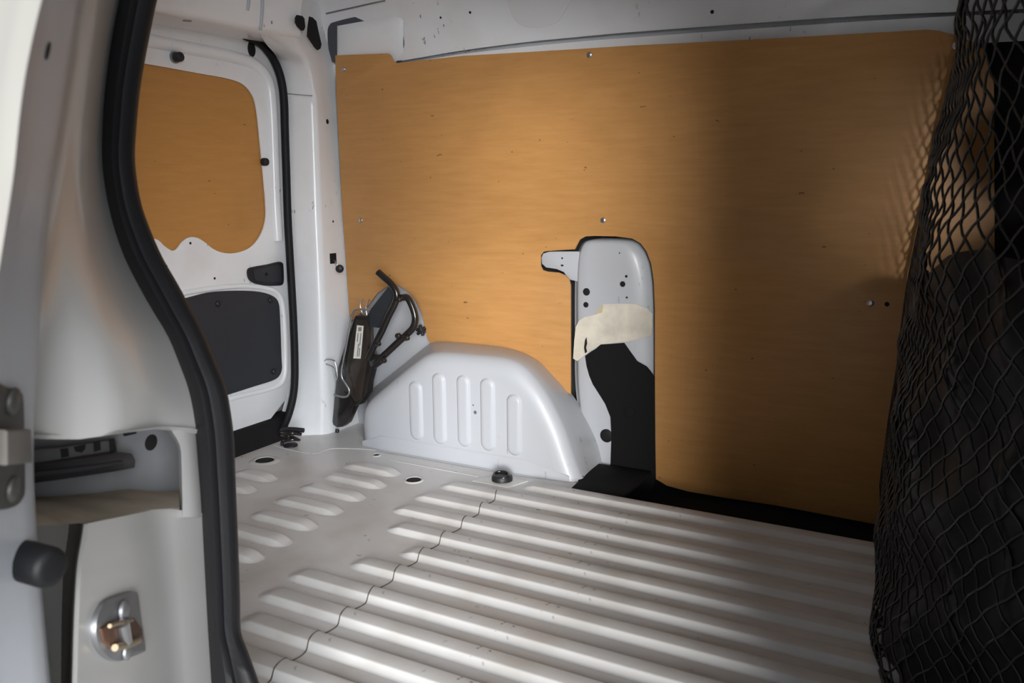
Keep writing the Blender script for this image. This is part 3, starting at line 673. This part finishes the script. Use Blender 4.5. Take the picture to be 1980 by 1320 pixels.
# upper half, ending in the upper lip of the recess
def lip_y(s):     # px y of recess upper lip for column fraction s (0 left .. 1 seal)
    return 0
ucols = []
fr_ = [(-.45, .05), (-.2, .045), (0, .035), (.12, .030), (.28, .012), (.42, -.012), (.58, -.022), (.75, -.018), (.9, -.006), (1.0, .006), (1.06, .02)]
for s, dy in fr_:
    col = []
    for y in (-30, 60, 150, 240, 330, 420, 500, 580, 650, 720, 780):
        x = sS(y)+(sL(y)-sS(y))*s; k = min(1, max(0, (y-250)/400)); bul = dy*(1-k*.35) - .02*k*(1-(2*s-1)**2 if 0 < s < 1 else 0)
        col.append(PJ(x, y, NY+bul))
    lip = {-.45: 850, -.2: 850, 0: 848, .12: 849, .28: 849, .42: 843, .58: 836, .75: 830, .9: 833, 1.0: 838, 1.06: 838}[s]
    y = lip; x = sS(y)+(sL(y)-sS(y))*s; col.append(PJ(x, y, NY+dy*.65-.02*(1-(2*s-1)**2 if 0 < s < .7 else 0)))
    col.append(PJ(x, y, NY+dy*.65-.02*(1-(2*s-1)**2 if 0 < s < .7 else 0)) + Vector((0, .015, 0)))
    ucols.append(ext(catmull(col[:-1], 3)+[col[-1]], True, False))
loft('upper_skin', ucols, CREAM, jam, 55, normal=(1, -.6, 0))
# narrow strip between recess and seal
scol = []
for s in (0, .15, .5, 1.0, 1.1):
    col = []
    for y in (825, 860, 900, 940, 985, 1000):
        xl = itp(y, [825, 845, 870, 985, 1000], [318, 338, 345, 347, 346]); x = xl+(sL(y)-xl)*s
        col.append(PJ(x, y, NY+(.025 if s == 0 else (-.006 if s == .15 else (-.004 if s == .5 else (.006 if s == 1.0 else .02))))))
    scol.append(catmull(col, 3))
loft('recess_edge', scol, CREAM, jam, 55, normal=(1, -.6, 0))
# lower half : dark side, striker facet, outer facet
lcols = []
crL = [(1018, 165), (1100, 151), (1200, 146), (1350, 142)]
crR = [(985, 287), (1040, 300), (1120, 310), (1220, 320), (1350, 333)]
ly = (1000, 1040, 1090, 1150, 1220, 1290, 1350)
def edge(y, tabl): return itp(y, [a for a, b in tabl], [b for a, b in tabl])
for kind_ in range(9):
    col = []
    for y in ly:
        a, b, S, L_ = edge(y, crL), edge(y, crR), sS(y)-60, sL(y)
        if kind_ == 0: p = PJ(S, y, NY+.30)
        elif kind_ == 1: p = PJ(a-12, y, NY+.16)
        elif kind_ == 2: p = PJ(a-3, y, NY-.040)
        elif kind_ == 3: p = PJ(a+6, y, NY-.050)
        elif kind_ == 4: p = PJ(b-8, y, NY-.022)
        elif kind_ == 5: p = PJ(b+4, y, NY-.016)
        elif kind_ == 6: p = PJ(b+(L_-b)*.4, y, NY-.002)
        elif kind_ == 7: p = PJ(L_, y, NY+.006)
        else: p = PJ(L_+6, y, NY+.02)
        col.append(p)
    # upper row follows the ledge edge
    yt = {0: 1016, 1: 1013, 2: 1012, 3: 1010, 4: 988, 5: 984, 6: 981, 7: 990, 8: 990}[kind_]
    ref = col[0]; col[0] = ref + (PJ(200, yt, NY)-PJ(200, 1000, NY))
    lcols.append(ext(catmull(col, 3), False, True))
loft('side_channel', lcols[:3], simple('shaded_channel', (.17, .15, .13), .7, var=.2), jam, 40, normal=(1, -.6, 0))  # side face given a dark colour to imitate shade behind the door edge
lower_skin = loft('lower_skin', lcols[2:], CREAM, jam, 40, normal=(1, -.6, 0))
box('pillar_core', (-1.30, .50, ZBOT), (-1.07, .70, ZTOP), CREAM, jam, bevel=.01)
# recess : ledge, back wall, right wall, ceiling
ledge = []
lf = [(20, 1016), (66, 1016), (120, 1014), (165, 1010), (225, 1000), (287, 985), (347, 979)]
lb = [(20, 962), (66, 960), (130, 957), (190, 952), (250, 945), (300, 950), (347, 950)]
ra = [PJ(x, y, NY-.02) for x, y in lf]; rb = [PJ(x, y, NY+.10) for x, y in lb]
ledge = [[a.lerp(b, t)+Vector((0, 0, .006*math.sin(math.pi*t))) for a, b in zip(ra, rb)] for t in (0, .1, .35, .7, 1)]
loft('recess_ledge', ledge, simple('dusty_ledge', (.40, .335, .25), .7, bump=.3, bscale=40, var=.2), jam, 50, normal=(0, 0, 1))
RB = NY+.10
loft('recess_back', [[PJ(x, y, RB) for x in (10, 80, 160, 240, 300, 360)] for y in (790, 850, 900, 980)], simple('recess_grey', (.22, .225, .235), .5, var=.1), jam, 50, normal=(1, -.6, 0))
fr_r = frame_at(lambda x, y: PJ(x, y, NY+.075), 150, 890)
lk = empty('lock_rail', on_frame(fr_r, 150, 905)); tag(lk, 'black door lock rail inside the pillar recess', 'door lock')
bar = [(30, 905), (120, 893), (225, 876), (258, 878), (264, 890), (262, 905), (225, 912), (120, 928), (30, 940)]
lb_ = pplate('rail_bar', bar, fr_r, .012, BLACK, lk, thick=.02, bevel=.003)
tube('rail_edge', [on_frame(fr_r, 30, 922, .013), on_frame(fr_r, 120, 912, .013), on_frame(fr_r, 235, 895, .013)], .0035, CHAR, lb_, n=8)
br = [(30, 872), (120, 865), (220, 850), (228, 852), (226, 880), (120, 895), (30, 904)]
b2 = pplate('bracket', br, fr_r, 0, simple('bracket_grey', (.10, .10, .095), .6, var=.2), lk, thick=.006, bevel=.001)
for q in (((118, 868), (132, 866), (134, 882), (120, 885)), ((144, 864), (166, 859), (165, 868), (158, 875), (148, 873)), ((182, 856), (194, 853), (195, 870), (183, 873)), ((212, 850), (222, 848), (226, 872), (214, 876))):
    pplate('slot', q, fr_r, .001, HOLE, b2, thick=.002)
fr_b = frame_at(lambda x, y: PJ(x, y, NY+.10), 280, 860)
disc('recess_plug', on_frame(fr_b, 291, 855), fr_b[3], .011, HOLE, jam, h=.002)
pplate('recess_slot', ((240, 838), (264, 831), (264, 838), (242, 843)), fr_b, .004, HOLE, jam, thick=.003)

# ---- striker
fs = frame_at(lambda x, y: hit(lower_skin, x, y)[0], 236, 1205, 40)
sk = empty('latch_striker', on_frame(fs, 235, 1275)); tag(sk, 'zinc latch striker with rusty roller bolted to the white pillar', 'striker')
so = [(246, 1146), (262, 1143), (268, 1150), (272, 1180), (280, 1235), (282, 1255), (278, 1261), (255, 1270), (232, 1278), (214, 1273), (198, 1258), (189, 1240), (186, 1218), (189, 1195), (197, 1176), (210, 1160)]
sp_ = pplate('striker_plate', cm2(so, 3), fs, .006, DULL, sk, thick=.010, bevel=.001)
disc('bolt', on_frame(fs, 237, 1180, .007), fs[3], .0105, DULL, sk, h=.004, dome=.002)
disc('bolt', on_frame(fs, 244, 1259, .007), fs[3], .009, DULL, sk, h=.003, dome=.002)
rl = pplate('roller_yoke', ((197, 1215), (215, 1202), (262, 1194), (276, 1215), (278, 1238), (255, 1242), (222, 1256), (203, 1240)), fs, .009, RUSTY, sk, thick=.008, bevel=.002)
a, b = on_frame(fs, 235, 1205, .012), on_frame(fs, 241, 1242, .012); tube('roller', [a.lerp(b, k/4) for k in range(5)], .0075, STEEL, rl, n=14)
tube('yoke_lip', [on_frame(fs, 212, 1210, .013), on_frame(fs, 232, 1203, .014), on_frame(fs, 255, 1198, .013)], .0022, BRASS, rl, n=8)
tube('yoke_lip', [on_frame(fs, 222, 1252, .013), on_frame(fs, 245, 1247, .014), on_frame(fs, 268, 1237, .013)], .0036, BRASS, rl, n=8)

# ---- big rubber seal of the sliding door opening
rows = []
yl = [-30, 0, 60, 120, 180, 240, 300, 350, 400, 450, 500, 550, 600, 650, 700, 750, 800, 850, 900, 960, 1020, 1090, 1160, 1220, 1260, 1300, 1350]
LL = catmull([Vector((sL(y), y, 0)) for y in yl], 3); RR = catmull([Vector((sR(y), y, 0)) for y in yl], 3)
for l, r in zip(LL, RR):
    rw = []
    for s, dy in ((-.02, .03), (0, .004), (.06, -.008), (.18, -.017), (.32, -.020), (.45, -.014), (.52, -.006), (.6, -.004), (.75, -.002), (.9, .006), (.98, .018), (1.0, .03), (.97, .06)):
        p = l.lerp(r, s); rw.append(PY(p.x, p.y, NY+.012+dy))
    rows.append(rw)
scols = [ext([r[j] for r in rows]) for j in range(len(rows[0]))]
bs = loft('door_opening_seal', scols, RUBBER, None, 60, normal=(0, -1, 0)); tag(bs, 'thick black rubber seal curving down the foreground door pillar', 'door seal')

# ================================================================== SLIDING DOOR EDGE (door_2)
sdr = empty('door_2', (-.85, .52, .3)); tag(sdr, 'pale edge of the open sliding door at the picture edge', kind='structure')
SY = .385
yv = (-30, 60, 150, 240, 330, 420, 520, 620, 720, 820, 920, 1020, 1120, 1220, 1350)
outer = [88, 66, 48, 36, 27, 14, -2, -20, -35, -50, -60, -70, -75, -80, -85]
ecols = []
for s, dy in ((0, .0), (.10, .006), (.22, .010), (.5, .009), (.8, .008), (.94, .010), (1.0, .016), (1.0, .022)):
    ecols.append(ext(catmull([PY(o+(sS(y)-o)*s, y, SY+dy-.10*(1-s)) for y, o in zip(yv, outer)], 3), lean=.1))
loft('door_edge', ecols, WHITE, sdr, 50, normal=(1, -.3, 0))
loft('inner_face', [ecols[-1]]+[[Vector((p.x-d, p.y+.012, p.z)) for p in ecols[-1]] for d in (.02, .45, .95)], WHITE, sdr, 50, normal=(0, 1, 0))
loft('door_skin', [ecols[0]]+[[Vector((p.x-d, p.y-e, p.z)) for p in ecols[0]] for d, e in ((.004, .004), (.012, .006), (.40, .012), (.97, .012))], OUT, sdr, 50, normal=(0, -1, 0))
edge_o = [o for o in sdr.children if o.name.startswith('door_edge')][0]
p, nr = hit(edge_o, 91, 98); disc('hole', p, nr, .0055, HOLE, sdr, h=.001, n=14)
def strip_pt(x, y):
    o = itp(y, yv, outer); s = (x-o)/(sS(y)-o); return PY(x, y, SY+.006-.10*(1-s))
kf2 = frame_at(strip_pt, 22, 862, 20)
kp = pplate('keeper_plate', cm2(((-30, 752), (20, 750), (40, 756), (47, 775), (49, 860), (50, 940), (45, 965), (30, 980), (0, 986), (-30, 980)), 4), kf2, .006, simple('keeper', (.05, .05, .047), .55, metal=.3, var=.2), sdr, thick=.006, bevel=.0015)
for y in (775, 945): disc('bolt', on_frame(kf2, 23, y, .006), kf2[3], .010, simple('dark_bolt', (.10, .095, .09), .5, metal=.6, var=.2), kp, h=.003, dome=.0015)
pplate('keeper_block', ((15, 832), (62, 830), (64, 895), (16, 900)), kf2, .018, simple('keeper_steel', (.17, .155, .14), .5, metal=.5, var=.25), kp, thick=.014, bevel=.002)
bpz = empty('rubber_bumper', PY(45, 1120, SY)); tag(bpz, 'round black rubber bumper stop on the sliding door edge', 'bumper')
c, dr = hit(edge_o, 45, 1083); dr = (dr+Vector((.5, -.3, 0))).normalized(); c = c+dr*.016
tube('bumper_cap', [c-dr*.024, c-dr*.010, c+dr*.010, c+dr*.015, c+dr*.0165], .017, RUBBER, bpz, n=24, radii=[.0155, .0168, .0168, .015, .010])
tube('bumper_base', [c-dr*.042+Vector((0, .0, -.005)), c-dr*.016], .0145, WHITE, bpz, n=20)

# ================================================================== NICHE in the roof rail above the plywood
ni = empty('rail_opening', PY(700, 110, 2.34)); tag(ni, 'rounded opening in the roof rail with pale inner sheet above the plywood corner', 'opening')
go = [(633, 62), (637, 48), (648, 42), (700, 29), (745, 19.5), (757, 20), (766, 26), (774, 40), (780, 70), (781, 92), (774, 110), (764, 122), (650, 122), (640, 112), (635, 95)]
vv = Vector((0, -.05, .15)).normalized(); uu = Vector((1, 0, 0))
nf = (PY(700, 119, 2.352)+Vector((0, -.012, .05)), uu, vv, uu.cross(vv))
pplate('dark_surround', cm2(go, 3), nf, .004, GAP_SHADE, ni, thick=.006, bevel=.001)
rows = []
for y0, y1, dy in ((50, 27, .0), (56, 34, .008), (64, 46, .015), (76, 62, .018), (92, 80, .015), (104, 97, .008), (126, 120, .0)):
    rw = []
    for s in (0, .03, .25, .5, .75, .88, .95, .99):
        x = 652+(781-652)*s; y = y0+(y1-y0)*s
        e = 1-max(0, (s-.75)/.25)**3
        cy = 76-14*s
        rw.append(on_frame(nf, x, cy+(y-cy)*(1 if s < .8 else (1-((s-.8)/.2)**3*.35)), .005+dy*e*(0 if s == 0 else 1)))
    rows.append(rw)
loft('inner_sheet', rows, WHITE2, ni, 60, normal=(0, -1, 0))

# holes in the roof rail
for x, y, r in ((852, 34, .0035), (909, 24, .004), (1013, 32, .004), (1066, 24, .005), (1377, 23, .005)):
    p, nr = hit(roof_rail, x, y)
    if p: disc('rail_hole', p, nr, r, HOLE, wall_left, h=.001, n=12)

# ================================================================== PARTITION NET
net = empty('partition_net', (0, 1.7, 0)); tag(net, 'black diamond mesh partition net with dark sheet behind its lower half', 'net')
ed = [(1870, -40), (1868, 0), (1850, 100), (1826, 215), (1800, 330), (1780, 430), (1760, 530), (1745, 630), (1735, 720), (1722, 800), (1714, 860), (1704, 930), (1703, 960), (1708, 990)]
edge3 = catmull([PY(x, y, 2.31) for x, y in ed], 5)
tz = [(p.z, p.x) for p in edge3]; tz.sort()
def xfar(z):
    if z <= tz[0][0]:
        k = max(0, z)/tz[0][0]; return -.150+(tz[0][1]+.150)*k
    return itp(z, [a for a, b in tz], [b for a, b in tz])
path = catmull([Vector(p) for p in ((1, 2.31, 0), (.98, 2.0, 0), (.95, 1.7, 0), (.75, 1.45, 0), (-.2, 1.28, 0), (-1.6, 1.2, 0), (-4.0, 1.2, 0))], 8)
def surf(s, z):          # s in 0..1 over the path
    i = min(int(s*(len(path)-1)), len(path)-2); f = s*(len(path)-1)-i; q = path[i].lerp(path[i+1], f)
    xf = xfar(z)*min(1, q.y/2.31)
    k = q.x
    x = xf*k if k > 0 else -.075*k
    if k > 0 and k < .9: x = xf*k
    fold = .008*math.sin(z*17+s*9)+.005*math.sin(z*31-s*23)
    return Vector((x+fold*min(1, s*3), q.y+.6*fold, z))
ZT = 1.40
# arc length table of the path at mid height
SS = [i/200 for i in range(201)]; AL = [0]
for a, b in zip(SS, SS[1:]): AL.append(AL[-1]+(surf(b, .7)-surf(a, .7)).length)
TOT = AL[-1]
def at_len(l): return itp(l, AL, SS)
CELL = .040
bm = bmesh.new()
def strand(pts, r, nn=5):
    prev = None; rows = []
    for i, p in enumerate(pts):
        t = (pts[min(i+1, len(pts)-1)]-pts[max(i-1, 0)]).normalized(); a = Vector((.2, -.6, .3)); a = (a-t*a.dot(t)).normalized(); b = t.cross(a)
        rows.append([bm.verts.new(p+a*math.cos(2*math.pi*k/nn)*r+b*math.sin(2*math.pi*k/nn)*r) for k in range(nn)])
    for A, B in zip(rows, rows[1:]):
        for k in range(nn): bm.faces.new((A[k], A[(k+1) % nn], B[(k+1) % nn], B[k]))
for sgn in (1, -1):
    k0 = -int(ZT/1.25/CELL)-1
    for k in range(k0, int(TOT/CELL)+2) if sgn > 0 else range(0, int((TOT+ZT/1.25)/CELL)+2):
        pts = []
        zc = 0.0
        while zc <= ZT:
            l = k*CELL + sgn*zc/1.25
            if 0 <= l <= TOT:
                ph = math.sin(math.pi*2*(zc/1.25)/CELL)
                pts.append(surf(at_len(l), zc)+Vector((.002*ph, 0, 0)))
            zc += CELL*.31
        if len(pts) > 2: strand(pts, .0021)
so_ = from_bm('mesh_strands', bm, NET, net, 80); so_['kind'] = 'stuff'
tube('edge_cord', [surf(0, ZT*k/40) for k in range(41)], .0045, BLACK, net, n=8)
tube('bottom_cord', [surf(k/40, .006) for k in range(41)], .005, BLACK, net, n=8)
tube('top_rail', [surf(k/30, ZT) for k in range(31)], .010, BLACK, net, n=8)
# dark sheet lining the lower part of the net
rows = []
for i in range(60):
    s = i/59; rw = []
    for j in range(40):
        hz = .60+.22*s+.03*math.sin(s*14)
        z = .004+hz*j/39
        p = surf(s, z)+Vector((.020+.010*math.sin(z*22+s*30)+.008*math.sin(s*55+z*9), .0, 0)); rw.append(p)
    rows.append(rw)
loft('lower_sheet', rows, simple('black_sheet', (.004, .004, .0045), .5, spec=.3), net, 70)

# ================================================================== SEATS in the dark cab
def seat(loc, label):
    st_ = empty('cab_seat', loc); tag(st_, label, 'seat', 'cab seats behind the net')
    L = Vector(loc)
    def pad(name, c, size, bev, tilt=0):
        bm = bmesh.new(); bmesh.ops.create_cube(bm, size=1)
        for v in bm.verts: v.co = Vector((v.co.x*size[0], v.co.y*size[1], v.co.z*size[2]))
        bmesh.ops.bevel(bm, geom=list(bm.edges), offset=bev, segments=4, affect='EDGES', profile=.5)
        for v in bm.verts:
            v.co.x += -tilt*(v.co.z); v.co += L+Vector(c)
        return from_bm(name, bm, FABRIC, st_, 60)
    pad('backrest', (.16, 0, .52), (.13, .46, .62), .05, .18)
    pad('headrest', (.06, 0, .96), (.10, .27, .18), .045, .1)
    pad('cushion', (.42, 0, .17), (.5, .48, .16), .06)
    for s in (-1, 1): tube('headrest_post', [L+Vector((.09, .06*s, .80)), L+Vector((.065, .06*s, .92))], .007, STEEL, st_, n=8)
    for s in (-1, 1): box('seat_rail', L+Vector((.2, .18*s-.02, .0)), L+Vector((.65, .18*s+.02, .1)), DARKIN, st_, bevel=.004)
seat((.16, 1.86, 0), 'black cab seat beside the plywood wall, behind the net')
seat((.30, .98, 0), 'black cab seat on the near side, behind the net')
for o in list(bpy.data.objects):
    if o.type == 'EMPTY': o.hide_render = False
